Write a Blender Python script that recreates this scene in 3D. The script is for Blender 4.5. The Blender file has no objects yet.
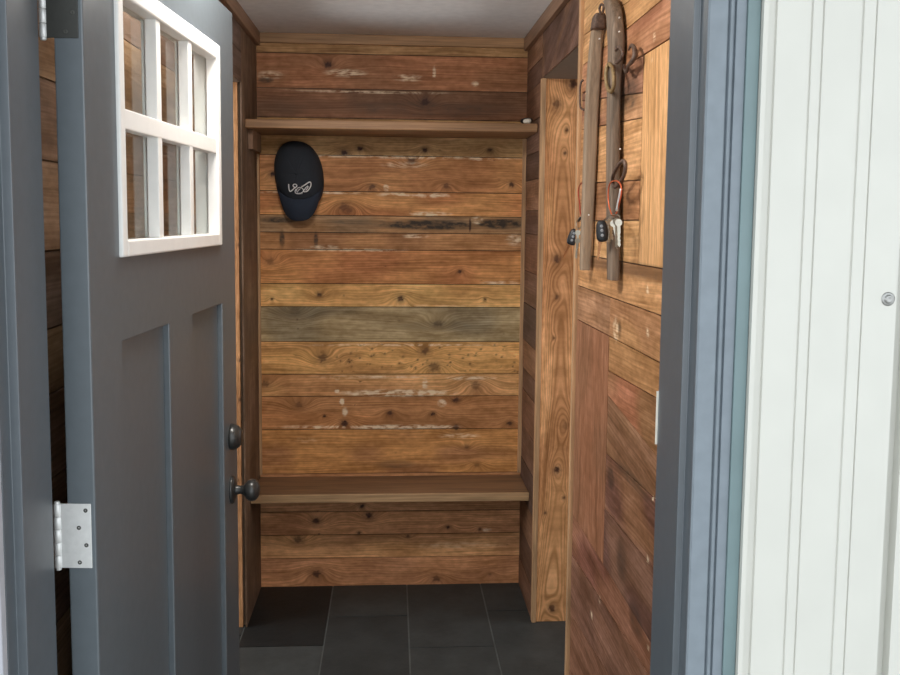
import bpy, bmesh, math, random
import numpy as np
from mathutils import Vector, Matrix

S = bpy.context.scene
COL = S.collection
R = math.radians

# ---------------------------------------------------------------- camera
CAM_H = 1.67; F_PX = 900.0; CX, CY = 450.0, 297.0
yw, pt, rl = R(3.69), R(5.1), R(.57)
FW = Vector((math.sin(yw)*math.cos(pt), math.cos(yw)*math.cos(pt), -math.sin(pt)))
RT0 = Vector((math.cos(yw), -math.sin(yw), 0)); UP0 = RT0.cross(FW)
RT = RT0*math.cos(rl)+UP0*math.sin(rl); UP = -RT0*math.sin(rl)+UP0*math.cos(rl)
CP = Vector((0, 0, CAM_H))
cd = bpy.data.cameras.new('camera'); cam = bpy.data.objects.new('camera', cd); COL.objects.link(cam)
M = Matrix((RT, UP, -FW)).transposed().to_4x4(); M.translation = CP
cam.matrix_world = M
cd.sensor_width = 36; cd.lens = 36*F_PX/900; cd.shift_x = 0; cd.shift_y = -(337.5-CY)/900
cd.clip_start = .02
S.camera = cam

# ---------------------------------------------------------------- light
S.view_settings.view_transform = 'Standard'; S.view_settings.look = 'None'
S.view_settings.gamma = 1; S.view_settings.use_curve_mapping = False
S.view_settings.exposure = 0.0
w = bpy.data.worlds.new('overcast_sky'); S.world = w; w.use_nodes = True
nt = w.node_tree; bg = nt.nodes['Background']
tc = nt.nodes.new('ShaderNodeTexCoord'); sx = nt.nodes.new('ShaderNodeSeparateXYZ')
mr = nt.nodes.new('ShaderNodeMapRange'); mr.inputs[1].default_value = -.1; mr.inputs[2].default_value = .9
rp = nt.nodes.new('ShaderNodeValToRGB')
rp.color_ramp.elements[0].color = (.93, .97, 1.0, 1); rp.color_ramp.elements[1].color = (.86, .95, 1.0, 1)
nt.links.new(tc.outputs['Generated'], sx.inputs[0]); nt.links.new(sx.outputs[2], mr.inputs[0])
nt.links.new(mr.outputs[0], rp.inputs[0]); nt.links.new(rp.outputs[0], bg.inputs[0])
bg.inputs[1].default_value = 2.15


def area(name, loc, target, sx_, sy_, power, col):
    d = bpy.data.lights.new(name, 'AREA'); d.shape = 'RECTANGLE'; d.size = sx_; d.size_y = sy_
    d.energy = power; d.color = col
    o = bpy.data.objects.new(name, d); COL.objects.link(o); o.location = loc
    o.rotation_euler = (Vector(target)-Vector(loc)).to_track_quat('-Z', 'Y').to_euler()
    return o


area('entry_fill', (-.28, 1.95, 2.40), (-.1, 2.5, 0.9), .30, .30, 15, (1, .96, .90))  # added fill light to brighten the entry, there is no fixture here
area('left_room_window', (-1.80, 3.25, 1.5), (0.3, 2.9, 1.35), 0.9, 1.2, 30, (.97, .98, 1))
area('right_room_fill', (1.80, 3.2, 1.5), (-.3, 2.6, 1.4), .9, 1.2, 16, (.97, .98, 1))  # added fill light in the unseen right room, not an actual window


pl = bpy.data.lights.new('ceiling_fill', 'POINT'); pl.energy = 5; pl.shadow_soft_size = .12; pl.color = (1, .96, .90)  # added point fill that lifts the ceiling, no bulb hangs here
plo = bpy.data.objects.new('ceiling_fill', pl); COL.objects.link(plo); plo.location = (-.1, 1.95, 2.27)


# ---------------------------------------------------------------- helpers
def ray(x, y): return FW+RT*((x-CX)/F_PX)-UP*((y-CY)/F_PX)


def on(ax, val, x, y):
    v = ray(x, y); return CP+v*((val-CP[ax])/v[ax])


def lin(c):
    return tuple(((v/255)/12.92 if v/255 <= .04045 else ((v/255+.055)/1.055)**2.4) for v in c)


def tag(o, label=None, cat=None, group=None, kind=None):
    if label: o['label'] = label
    if cat: o['category'] = cat
    if group: o['group'] = group
    if kind: o['kind'] = kind
    return o


def empty(name, loc):
    o = bpy.data.objects.new(name, None); COL.objects.link(o); o.location = loc; o.empty_display_size = .1
    return o


class MB:
    def __init__(s): s.v = []; s.f = []; s.sm = []

    def add(s, vs, fs, smooth=False):
        b = len(s.v); s.v += [tuple(p) for p in vs]
        for f in fs: s.f.append(tuple(i+b for i in f)); s.sm.append(smooth)
        return s

    def box(s, a, b, fr=None):
        (x0, y0, z0), (x1, y1, z1) = a, b
        vs = [Vector((x, y, z)) for z in (z0, z1) for y in (y0, y1) for x in (x0, x1)]
        if fr: vs = [fr(p) for p in vs]
        return s.add(vs, [(0, 2, 3, 1), (4, 5, 7, 6), (0, 1, 5, 4), (2, 6, 7, 3), (0, 4, 6, 2), (1, 3, 7, 5)])

    def tube(s, pts, r, n=8, closed=False, sub=4):
        pts = [Vector(p) for p in pts]; N = len(pts)
        rr = list(r) if isinstance(r, (list, tuple)) else [r]*N
        P = []; Q = []
        segs = N if closed else N-1
        for i in range(segs):
            g = (lambda k: pts[k % N]) if closed else (lambda k: pts[max(0, min(N-1, k))])
            p0, p1, p2, p3 = g(i-1), g(i), g(i+1), g(i+2)
            for k in range(sub):
                t = k/sub
                P.append(.5*((2*p1)+(-p0+p2)*t+(2*p0-5*p1+4*p2-p3)*t*t+(-p0+3*p1-3*p2+p3)*t**3))
                Q.append(rr[i]*(1-t)+rr[(i+1) % N]*t)
        if not closed: P.append(pts[-1]); Q.append(rr[-1])
        m = len(P); vs = []; up = None
        for i in range(m):
            d = (P[(i+1) % m]-P[i-1]) if closed else (P[min(i+1, m-1)]-P[max(i-1, 0)])
            d.normalize()
            if up is None: up = d.orthogonal().normalized()
            up = (up-d*up.dot(d)).normalized(); q = d.cross(up)
            for k in range(n):
                a = 2*math.pi*k/n; vs.append(P[i]+(up*math.cos(a)+q*math.sin(a))*Q[i])
        fs = []
        for i in range(m if closed else m-1):
            for k in range(n):
                a, b = i*n+k, i*n+(k+1) % n; c, d_ = ((i+1) % m)*n+(k+1) % n, ((i+1) % m)*n+k
                fs.append((a, b, c, d_))
        if not closed: fs += [tuple(range(n))[::-1], tuple(range((m-1)*n, m*n))]
        return s.add(vs, fs, True)

    def lathe(s, o, ax, prof, n=28, sc=(1, 1), ref=None):
        o = Vector(o); ax = Vector(ax).normalized()
        u = Vector(ref) if ref else ax.orthogonal().normalized(); q = ax.cross(u)
        vs = []
        for (h, r) in prof:
            for k in range(n):
                a = 2*math.pi*k/n; vs.append(o+ax*h+u*(r*math.cos(a)*sc[0])+q*(r*math.sin(a)*sc[1]))
        m = len(prof); fs = []
        for i in range(m-1):
            for k in range(n): fs.append((i*n+k, i*n+(k+1) % n, (i+1)*n+(k+1) % n, (i+1)*n+k))
        fs += [tuple(range(n))[::-1], tuple(range((m-1)*n, m*n))]
        return s.add(vs, fs, True)

    def prism(s, poly, z0, z1):
        n = len(poly); vs = [(x, y, z0) for x, y in poly]+[(x, y, z1) for x, y in poly]
        fs = [tuple(range(n))[::-1], tuple(range(n, 2*n))]+[(i, (i+1) % n, n+(i+1) % n, n+i) for i in range(n)]
        return s.add(vs, fs)

    def build(s, name, mat, parent=None, bevel=0, fix=True):
        v = np.array([tuple(p) for p in s.v]); c = (v.min(0)+v.max(0))/2; c = Vector(c)
        me = bpy.data.meshes.new(name); me.from_pydata([Vector(p)-c for p in s.v], [], s.f)
        me.polygons.foreach_set('use_smooth', s.sm)
        if fix:
            bm = bmesh.new(); bm.from_mesh(me); bmesh.ops.recalc_face_normals(bm, faces=bm.faces); bm.to_mesh(me); bm.free()
        me.materials.append(mat)
        o = bpy.data.objects.new(name, me); COL.objects.link(o)
        if parent:
            o.parent = parent
            q = parent; off = Vector()
            while q: off += q.location; q = q.parent
            o.location = c-off
        else: o.location = c
        if bevel:
            b = o.modifiers.new('bevel', 'BEVEL'); b.width = bevel; b.segments = 2; b.limit_method = 'ANGLE'
            b.angle_limit = R(40); b.harden_normals = False
        return o


def nodes(name):
    m = bpy.data.materials.new(name); m.use_nodes = True; t = m.node_tree
    return m, t, t.nodes['Principled BSDF'], t.nodes.new, t.links.new


def paint(name, rgb, rough=.45, bump=.15, var=.06, scale=60, metal=0, spec=.5, zs=1.0):
    m, t, b, N, L = nodes(name)
    tc = N('ShaderNodeTexCoord'); mp = N('ShaderNodeMapping'); mp.inputs[3].default_value = (1, 1, zs)
    n = N('ShaderNodeTexNoise'); n.inputs['Scale'].default_value = scale; n.inputs['Detail'].default_value = 4
    L(tc.outputs['Object'], mp.inputs[0]); L(mp.outputs[0], n.inputs['Vector'])
    r = N('ShaderNodeValToRGB'); e = r.color_ramp.elements; e[0].position = .3; e[1].position = .7
    e[0].color = (*[c*(1-var) for c in rgb], 1); e[1].color = (*[min(1, c*(1+var)) for c in rgb], 1)
    L(n.outputs[0], r.inputs[0]); L(r.outputs[0], b.inputs['Base Color'])
    b.inputs['Roughness'].default_value = rough; b.inputs['Metallic'].default_value = metal
    b.inputs['Specular IOR Level'].default_value = spec
    if bump:
        bp = N('ShaderNodeBump'); bp.inputs['Strength'].default_value = bump; bp.inputs['Distance'].default_value = .001
        L(n.outputs[0], bp.inputs['Height']); L(bp.outputs[0], b.inputs['Normal'])
    return m


def mathn(N, L, op, a, b=None, c=None):
    n = N('ShaderNodeMath'); n.operation = op
    for i, v in enumerate((a, b, c)):
        if v is None: continue
        if isinstance(v, (int, float)): n.inputs[i].default_value = v
        else: L(v, n.inputs[i])
    return n.outputs[0]


def mixc(N, L, fac, a, b, mode='MIX'):
    n = N('ShaderNodeMix'); n.data_type = 'RGBA'; n.blend_type = mode
    for i, v in ((0, fac), (6, a), (7, b)):
        if isinstance(v, (int, float)): n.inputs[i].default_value = v
        elif isinstance(v, tuple): n.inputs[i].default_value = (*v, 1)
        else: L(v, n.inputs[i])
    return n.outputs[2]


def wood_plank_mat(name, ring=.012, ring_amt=.10, rough=.55):
    """wood whose grain field, knots and stains come from the planks' own attributes"""
    m, t, b, N, L = nodes(name)
    ac = N('ShaderNodeAttribute'); ac.attribute_name = 'col'
    ag = N('ShaderNodeAttribute'); ag.attribute_name = 'g'
    am = N('ShaderNodeAttribute'); am.attribute_name = 'm'
    sg = N('ShaderNodeSeparateXYZ'); L(ag.outputs['Vector'], sg.inputs[0])
    smm = N('ShaderNodeSeparateXYZ'); L(am.outputs['Vector'], smm.inputs[0])
    mp = N('ShaderNodeMapping'); mp.inputs[3].default_value = (3.0, 170, 1); L(ag.outputs['Vector'], mp.inputs[0])
    fine = N('ShaderNodeTexNoise'); fine.inputs['Scale'].default_value = 1; fine.inputs['Detail'].default_value = 6
    fine.inputs['Roughness'].default_value = .65; L(mp.outputs[0], fine.inputs['Vector'])
    mp2 = N('ShaderNodeMapping'); mp2.inputs[3].default_value = (4, 22, 1.7); L(ag.outputs['Vector'], mp2.inputs[0])
    blot = N('ShaderNodeTexNoise'); blot.inputs['Scale'].default_value = 1; blot.inputs['Detail'].default_value = 5
    L(mp2.outputs[0], blot.inputs['Vector'])
    mp3 = N('ShaderNodeMapping'); mp3.inputs[3].default_value = (30, 60, 1.7); L(ag.outputs['Vector'], mp3.inputs[0])
    blot2 = N('ShaderNodeTexNoise'); blot2.inputs['Scale'].default_value = 1; blot2.inputs['Detail'].default_value = 5
    L(mp3.outputs[0], blot2.inputs['Vector'])
    ph = mathn(N, L, 'MULTIPLY', sg.outputs[1], 2*math.pi/ring)
    ph = mathn(N, L, 'ADD', ph, mathn(N, L, 'MULTIPLY', blot.outputs[0], 5))
    rg = mathn(N, L, 'SINE', ph); rg = mathn(N, L, 'MULTIPLY_ADD', rg, .5, .5); rg = mathn(N, L, 'POWER', rg, 2.0)
    # brightness factor
    f1 = N('ShaderNodeMapRange'); f1.inputs[1].default_value = .3; f1.inputs[2].default_value = .7
    f1.inputs[3].default_value = .66; f1.inputs[4].default_value = 1.26; L(fine.outputs[0], f1.inputs[0])
    f2 = N('ShaderNodeMapRange'); f2.inputs[1].default_value = .3; f2.inputs[2].default_value = .7
    f2.inputs[3].default_value = .62; f2.inputs[4].default_value = 1.34; L(blot.outputs[0], f2.inputs[0])
    f3 = N('ShaderNodeMapRange'); f3.inputs[1].default_value = .3; f3.inputs[2].default_value = .7
    f3.inputs[3].default_value = .80; f3.inputs[4].default_value = 1.18; L(blot2.outputs[0], f3.inputs[0])
    f4 = mathn(N, L, 'MULTIPLY_ADD', rg, -ring_amt*1.6, 1+ring_amt*.5)
    br = mathn(N, L, 'MULTIPLY', mathn(N, L, 'MULTIPLY', f1.outputs[0], f2.outputs[0]), mathn(N, L, 'MULTIPLY', f3.outputs[0], f4))
    vb = N('ShaderNodeCombineXYZ')
    L(mathn(N, L, 'POWER', br, .85), vb.inputs[0]); L(br, vb.inputs[1]); L(mathn(N, L, 'POWER', br, 1.25), vb.inputs[2])
    c = mixc(N, L, 1.0, ac.outputs['Color'], vb.outputs[0], 'MULTIPLY')
    kf = mathn(N, L, 'MINIMUM', mathn(N, L, 'MULTIPLY', smm.outputs[0], mathn(N, L, 'MULTIPLY_ADD', blot2.outputs[0], .8, .65)), 1.0)
    c = mixc(N, L, kf, c, (.045, .015, .010))
    st = mathn(N, L, 'MINIMUM', mathn(N, L, 'MULTIPLY', smm.outputs[1], mathn(N, L, 'MULTIPLY_ADD', blot2.outputs[0], 2.4, -.3)), .95)
    st = mathn(N, L, 'MAXIMUM', st, 0)
    c = mixc(N, L, st, c, (.03, .024, .018))
    pn = mathn(N, L, 'MULTIPLY_ADD', fine.outputs[0], .45, mathn(N, L, 'MULTIPLY', blot2.outputs[0], .55))
    pl = mathn(N, L, 'MULTIPLY', smm.outputs[2], mathn(N, L, 'MULTIPLY_ADD', pn, 9.0, -3.9))
    pl = mathn(N, L, 'MAXIMUM', mathn(N, L, 'MINIMUM', pl, .85), 0)
    c = mixc(N, L, pl, c, (.95, .78, .55))
    L(c, b.inputs['Base Color'])
    b.inputs['Roughness'].default_value = rough
    b.inputs['Specular IOR Level'].default_value = .25
    bp = N('ShaderNodeBump'); bp.inputs['Strength'].default_value = .35; bp.inputs['Distance'].default_value = .0015
    L(mathn(N, L, 'MULTIPLY_ADD', fine.outputs[0], .6, mathn(N, L, 'MULTIPLY', blot2.outputs[0], .6)), bp.inputs['Height'])
    L(bp.outputs[0], b.inputs['Normal'])
    return m


def wood_box_mat(name, rgb, axis=0, rough=.45, contrast=1.0):
    m, t, b, N, L = nodes(name)
    tc = N('ShaderNodeTexCoord'); mp = N('ShaderNodeMapping')
    sc = [150, 150, 150]; sc[axis] = 5; mp.inputs[3].default_value = sc
    L(tc.outputs['Object'], mp.inputs[0])
    n = N('ShaderNodeTexNoise'); n.inputs['Scale'].default_value = 1; n.inputs['Detail'].default_value = 6; L(mp.outputs[0], n.inputs['Vector'])
    mp2 = N('ShaderNodeMapping'); sc = [22, 22, 22]; sc[axis] = 3; mp2.inputs[3].default_value = sc; L(tc.outputs['Object'], mp2.inputs[0])
    n2 = N('ShaderNodeTexNoise'); n2.inputs['Scale'].default_value = 1; n2.inputs['Detail'].default_value = 4; L(mp2.outputs[0], n2.inputs['Vector'])
    v = mathn(N, L, 'MULTIPLY_ADD', n.outputs[0], .6, mathn(N, L, 'MULTIPLY', n2.outputs[0], .55))
    r = N('ShaderNodeValToRGB'); e = r.color_ramp.elements; e[0].position = .38; e[1].position = .78
    k = .38*contrast
    e[0].color = (*[c*(1-k*1.15) for c in rgb], 1); e[1].color = (*[min(1, c*(1+k)) for c in rgb], 1)
    L(v, r.inputs[0]); L(r.outputs[0], b.inputs['Base Color']); b.inputs['Roughness'].default_value = rough; b.inputs['Specular IOR Level'].default_value = .25
    bp = N('ShaderNodeBump'); bp.inputs['Strength'].default_value = .3; bp.inputs['Distance'].default_value = .001
    L(n.outputs[0], bp.inputs['Height']); L(bp.outputs[0], b.inputs['Normal'])
    return m


_rs = np.random.RandomState(7); _T = _rs.rand(256, 256)


def vn(u, v, seed=0):
    u = u+seed*17.3; v = v+seed*9.7
    iu = np.floor(u).astype(int); iv = np.floor(v).astype(int); fu = u-iu; fv = v-iv
    fu = fu*fu*(3-2*fu); fv = fv*fv*(3-2*fv)
    g = lambda a, b: _T[a % 256, b % 256]
    return (g(iu, iv)*(1-fu)*(1-fv)+g(iu+1, iv)*fu*(1-fv)+g(iu, iv+1)*(1-fu)*fv+g(iu+1, iv+1)*fu*fv)


K_ALB = (1.85, 2.08, 2.35)


def plank_wall(name, planks, to3, nrm, knots, marks, mat, res=.005, depth=.006, gap=.0032, parent=None, back=None, kalb=None):
    """planks: dicts poly [(a,b)...] (convex, wall coords), dir angle, col, seed, cathedral.  to3(a,b,d) -> point"""
    kalb = kalb or K_ALB
    V = []; Fc = []; C = []; G = []; Mk = []
    for pi, P in enumerate(planks):
        poly = P['poly']; ang = P.get('dir', 0.0); ca, sa = math.cos(ang), math.sin(ang)
        n = len(poly); area2 = sum(poly[i][0]*poly[(i+1) % n][1]-poly[(i+1) % n][0]*poly[i][1] for i in range(n))
        if area2 < 0: poly = poly[::-1]
        loc = [(x*ca+y*sa, -x*sa+y*ca) for x, y in poly]
        u0, u1 = min(p[0] for p in loc), max(p[0] for p in loc); v0, v1 = min(p[1] for p in loc), max(p[1] for p in loc)
        bm = bmesh.new()
        r = P.get('res', res)
        nu = max(2, int((u1-u0)/r)+1); nv = max(2, int((v1-v0)/r)+1)
        grid = [[bm.verts.new((u0+(u1-u0)*i/nu, v0+(v1-v0)*j/nv, 0)) for j in range(nv+1)] for i in range(nu+1)]
        for i in range(nu):
            for j in range(nv): bm.faces.new((grid[i][j], grid[i+1][j], grid[i+1][j+1], grid[i][j+1]))
        gg = P.get('gap', gap)
        for i in range(n):
            a = Vector((*loc[i], 0)); b_ = Vector((*loc[(i+1) % n], 0)); d = (b_-a)
            if d.length < 1e-6: continue
            d.normalize(); no = Vector((d.y, -d.x, 0))   # outward for ccw
            bmesh.ops.bisect_plane(bm, geom=bm.verts[:]+bm.edges[:]+bm.faces[:], plane_co=a-no*gg/2, plane_no=no, clear_outer=True)
        if not bm.faces: bm.free(); continue
        be = [e for e in bm.edges if e.is_boundary]
        ext = bmesh.ops.extrude_edge_only(bm, edges=be)
        nvs = [x for x in ext['geom'] if isinstance(x, bmesh.types.BMVert)]
        for x in nvs: x.co.z = -depth
        bm.verts.index_update()
        co = np.array([x.co[:] for x in bm.verts]); base = len(V)
        a_ = co[:, 0]*ca-co[:, 1]*sa; b2 = co[:, 0]*sa+co[:, 1]*ca
        seed = P.get('seed', pi*3.17+1)
        lu, lv = co[:, 0], co[:, 1]
        vc = (v0+v1)/2
        h = lv+.02*(vn(lu*2.2, lv*9, seed)-.5)+.006*(vn(lu*9, lv*30, seed+1)-.5)
        if P.get('cath'):
            c0 = vc+.02*(vn(lu*1.5, lv*0, seed+3)-.5)*2
            h = ((lv-c0)**2)*P['cath']+.045*lu+.012*(vn(lu*3, lv*14, seed)-.5)
        kn = np.zeros(len(co)); st = np.zeros(len(co)); pa = np.zeros(len(co))
        for (ka, kb, kr, ks) in knots:
            ku, kv = ka*ca+kb*sa, -ka*sa+kb*ca
            if not (u0-.05 < ku < u1+.05 and v0-.01 < kv < v1+.01): continue
            du, dv = (lu-ku), (lv-kv)
            d2 = (du/(kr*3.2))**2+(dv/(kr*1.9))**2
            h = h+np.exp(-d2)*kr*(1.1 if P.get('cath') else 2.4)*(1 if kv > vc else -1)
            d = np.sqrt((du/1.15)**2+dv**2)/kr+.55*(vn(lu*150, lv*150, seed)-.5)
            kk = np.clip((1.05-d)/.55, 0, 1)*.92*ks
            halo = np.clip((1.9-d)/.9, 0, 1)*.30*ks
            kn = np.maximum(kn, np.maximum(kk, halo))
        for (ma, mb, ra, rb, s_, ty) in marks:
            d = np.sqrt(((a_-ma)/ra)**2+((b2-mb)/rb)**2)
            val = np.clip((1.1-d)/.5, 0, 1)*s_
            if ty == 'd': st = np.maximum(st, val)
            elif ty == 'p': pa = np.maximum(pa, val)
            else: kn = np.maximum(kn, val)
        # worn edges
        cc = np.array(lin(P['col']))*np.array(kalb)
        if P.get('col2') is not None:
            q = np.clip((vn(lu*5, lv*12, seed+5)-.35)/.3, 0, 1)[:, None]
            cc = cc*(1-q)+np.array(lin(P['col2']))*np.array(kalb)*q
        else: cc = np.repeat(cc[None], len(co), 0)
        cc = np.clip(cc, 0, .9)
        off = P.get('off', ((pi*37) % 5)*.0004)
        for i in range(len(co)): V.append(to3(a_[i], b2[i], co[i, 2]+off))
        for f in bm.faces: Fc.append(tuple(x.index+base for x in f.verts))
        C.append(np.c_[cc, np.ones(len(co))]); G.append(np.c_[lu, h, np.full(len(co), seed)]); Mk.append(np.c_[kn, st, pa])
        bm.free()
    if back:
        base = len(V)
        for (a1, b1) in back: V.append(to3(a1, b1, -depth+.0005))
        Fc.append(tuple(range(base, base+len(back)))); k = len(back)
        C.append(np.tile([.02, .012, .008, 1], (k, 1))); G.append(np.zeros((k, 3))); Mk.append(np.zeros((k, 3)))
    V = np.array([tuple(v) for v in V]); C = np.vstack(C); G = np.vstack(G); Mk = np.vstack(Mk)
    c = (V.min(0)+V.max(0))/2
    me = bpy.data.meshes.new(name); me.from_pydata((V-c).tolist(), [], Fc)
    at = me.attributes.new('col', 'FLOAT_COLOR', 'POINT'); at.data.foreach_set('color', C.ravel())
    at = me.attributes.new('g', 'FLOAT_VECTOR', 'POINT'); at.data.foreach_set('vector', G.ravel())
    at = me.attributes.new('m', 'FLOAT_VECTOR', 'POINT'); at.data.foreach_set('vector', Mk.ravel())
    me.materials.append(mat)
    o = bpy.data.objects.new(name, me); COL.objects.link(o); o.location = c
    if parent: o.parent = parent; o.location = Vector(c)-parent.location
    return o


# ---------------------------------------------------------------- materials
WOOD = wood_plank_mat('reclaimed_plank_wood')
WOODB = wood_plank_mat('bold_grain_fir', ring=.0075, ring_amt=.24)
M_SHELF = wood_box_mat('stained_pine_across', (.33, .185, .095), 0)
M_BENCH = wood_box_mat('bench_plywood', (.22, .125, .068), 0)
M_EDGE = wood_box_mat('light_front_edge', (.40, .25, .13), 0)
M_TRIMV = wood_box_mat('light_pine_strip', (.50, .30, .16), 2)
M_TRIMD = wood_box_mat('brown_pine_side', (.24, .135, .08), 2, contrast=.7)
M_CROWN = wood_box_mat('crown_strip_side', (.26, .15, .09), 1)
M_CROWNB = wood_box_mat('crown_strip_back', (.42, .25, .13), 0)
M_DOOR = paint('charcoal_door_paint', (.102, .121, .136), .36, .25, .05, 45, spec=.85)
M_JAMB = paint('charcoal_jamb_paint', (.088, .104, .120), .36, .2, .05, 45, spec=.85)
M_CASE = paint('blue_grey_casing_paint', (.185, .218, .25), .5, .2, .07, 40)
M_TEAL = paint('weathered_teal_flashing', (.15, .215, .225), .4, .15, .10, 8)
M_WHITE = paint('white_lite_frame_plastic', (.86, .86, .84), .35, .1, .02, 40)
M_LAV = paint('white_outer_trim', (.40, .41, .45), .5, .1, .03, 30)
M_SID = paint('cream_metal_siding', (.57, .565, .52), .4, .05, .02, 12)
M_CEIL = paint('grey_plaster', (.84, .83, .81), .8, .9, .05, 28)
M_GROUT = paint('pale_grout', (.16, .155, .15), .9, .4, .15, 80)
M_STEEL = paint('satin_nickel', (.80, .80, .79), .42, .1, .05, 90, metal=.35)
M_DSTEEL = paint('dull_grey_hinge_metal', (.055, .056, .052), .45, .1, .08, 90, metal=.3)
M_SCREW = paint('dark_screw_metal', (.10, .10, .09), .4, 0, .05, 90, metal=.6)
M_SCREWL = paint('zinc_screw', (.34, .34, .33), .3, 0, .05, 90, metal=.7)
M_BRONZE = paint('dark_bronze', (.055, .055, .053), .32, .05, .08, 60, metal=.5)
M_HAME = wood_box_mat('weathered_grey_wood', (.29, .215, .15), 2, .75, .8)
M_HAMEB = wood_box_mat('iron_strapped_grey_wood', (.20, .150, .112), 2, .7, 1.2)
M_IRON = paint('rusty_iron', (.13, .085, .065), .55, .6, .35, 130, metal=.4)
M_RUST = paint('yellow_rusted_iron', (.22, .15, .07), .65, .6, .3, 130, metal=.2)
M_ORANGE = paint('orange_anodised', (.62, .13, .05), .3, 0, .04, 50, metal=.4)
M_RED = paint('red_anodised', (.38, .05, .03), .3, 0, .04, 50, metal=.4)
M_KEY = paint('nickel_key', (.45, .42, .35), .3, 0, .1, 120, metal=.8)
M_COPPER = paint('coppery_key', (.42, .20, .09), .3, 0, .1, 120, metal=.7)
M_FOB = paint('black_fob_plastic', (.012, .013, .016), .35, .05, .05, 60)
M_FOBG = paint('grey_fob_button', (.25, .27, .30), .4, 0, .05, 60)
M_CAP = paint('navy_cotton_twill', (.022, .027, .036), .9, .6, .25, 500)
M_BRIM = paint('navy_brim_cotton', (.019, .028, .048), .9, .6, .2, 500)
M_THREAD = paint('white_embroidery', (.80, .80, .80), .8, .3, .05, 400)
M_IVORY = paint('ivory_plastic', (.82, .78, .68), .4, .1, .05, 60)
M_DECK = paint('weathered_porch_boards', (.34, .33, .31), .8, .3, .15, 12)
M_PLASTER = paint('side_room_plaster', (.55, .52, .47), .8, .2, .04, 12)

g = bpy.data.materials.new('window_glass'); g.use_nodes = True; t = g.node_tree
t.nodes.remove(t.nodes['Principled BSDF'])
gl = t.nodes.new('ShaderNodeBsdfGlossy'); gl.inputs['Roughness'].default_value = .02
tr = t.nodes.new('ShaderNodeBsdfTransparent'); tr.inputs[0].default_value = (.93, .95, .94, 1)
fw = t.nodes.new('ShaderNodeLayerWeight'); fw.inputs[0].default_value = .5; fp = t.nodes.new('ShaderNodeMath'); fp.operation = 'POWER'; fp.inputs[1].default_value = 4.5
fr = t.nodes.new('ShaderNodeMath'); fr.operation = 'MULTIPLY_ADD'; fr.inputs[1].default_value = .6; fr.inputs[2].default_value = .03
t.links.new(fw.outputs['Facing'], fp.inputs[0]); t.links.new(fp.outputs[0], fr.inputs[0]); mx = t.nodes.new('ShaderNodeMixShader')
t.links.new(fr.outputs[0], mx.inputs[0]); t.links.new(tr.outputs[0], mx.inputs[1]); t.links.new(gl.outputs[0], mx.inputs[2])
t.links.new(mx.outputs[0], t.nodes['Material Output'].inputs[0]); M_GLASS = g


def slate_mat():
    m, t, b, N, L = nodes('dark_slate')
    at = N('ShaderNodeAttribute'); at.attribute_name = 'tone'
    tc = N('ShaderNodeTexCoord')
    n = N('ShaderNodeTexNoise'); n.inputs['Scale'].default_value = 9; n.inputs['Detail'].default_value = 8; n.inputs['Roughness'].default_value = .7
    L(tc.outputs['Object'], n.inputs['Vector'])
    f = N('ShaderNodeMapRange'); f.inputs[1].default_value = .3; f.inputs[2].default_value = .7; f.inputs[3].default_value = .7; f.inputs[4].default_value = 1.35
    L(n.outputs[0], f.inputs[0])
    v = mathn(N, L, 'MULTIPLY', at.outputs['Fac'], f.outputs[0])
    c = N('ShaderNodeCombineColor'); L(v, c.inputs[0]); L(mathn(N, L, 'MULTIPLY', v, 1.08), c.inputs[1]); L(mathn(N, L, 'MULTIPLY', v, 1.05), c.inputs[2])
    L(c.outputs[0], b.inputs['Base Color']); b.inputs['Roughness'].default_value = .55
    b.inputs['Specular IOR Level'].default_value = .35
    bp = N('ShaderNodeBump'); bp.inputs['Strength'].default_value = .6; bp.inputs['Distance'].default_value = .004
    L(n.outputs[0], bp.inputs['Height']); L(bp.outputs[0], b.inputs['Normal'])
    return m


M_SLATE = slate_mat()

# ================================================================ STRUCTURE
X0, X1 = -.585, .585
YB = 3.97; YJ = 3.57; YN = 2.81; YF = 1.37; CZ = 2.443; HDR = 2.215; HDL = 2.178


def structure(o, label, cat): return tag(o, label, cat, kind='structure')


# floor: slate tiles over grout
def make_floor():
    mb = MB(); tones = []
    mb.box((-1.9, 1.36, -.06), (1.9, 4.0, -.004)); tones += [.10]*8
    gp = .006
    cols = [(-.93, -.594), (-.594, -.261), (-.261, .072), (.072, .407), (.407, .74), (.74, 1.08), (1.08, 1.41), (1.41, 1.9), (-1.26, -.93), (-1.9, -1.26)]
    cuts = {1: [4.0, 3.40, 3.07, 2.5, 2.0, 1.36], 2: [4.0, 3.651, 3.15, 2.8, 2.2, 1.8, 1.36], 3: [4.0, 3.365, 2.95, 2.5, 1.9, 1.36], 4: [4.0, 3.68, 3.1, 2.6, 2.1, 1.36]}
    rnd = random.Random(3)
    for i, (a, b) in enumerate(cols):
        ys = cuts.get(i, [4.0, 3.5, 3.0, 2.5, 2.0, 1.36])
        for j in range(len(ys)-1):
            tn = .030+rnd.random()*.010
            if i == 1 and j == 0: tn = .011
            if i == 1 and j == 1: tn = .040
            if i == 2 and j == 1: tn = .026
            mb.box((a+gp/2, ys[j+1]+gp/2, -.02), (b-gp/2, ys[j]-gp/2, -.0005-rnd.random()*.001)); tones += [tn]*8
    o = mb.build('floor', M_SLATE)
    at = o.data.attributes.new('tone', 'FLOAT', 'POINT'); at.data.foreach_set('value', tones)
    return structure(o, 'dark slate tile floor with thin grout lines', 'floor')


make_floor()
structure(MB().box((-1.9, 1.30, CZ), (1.9, 4.05, CZ+.08)).build('ceiling', M_CEIL), 'grey textured plaster ceiling', 'ceiling')


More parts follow.
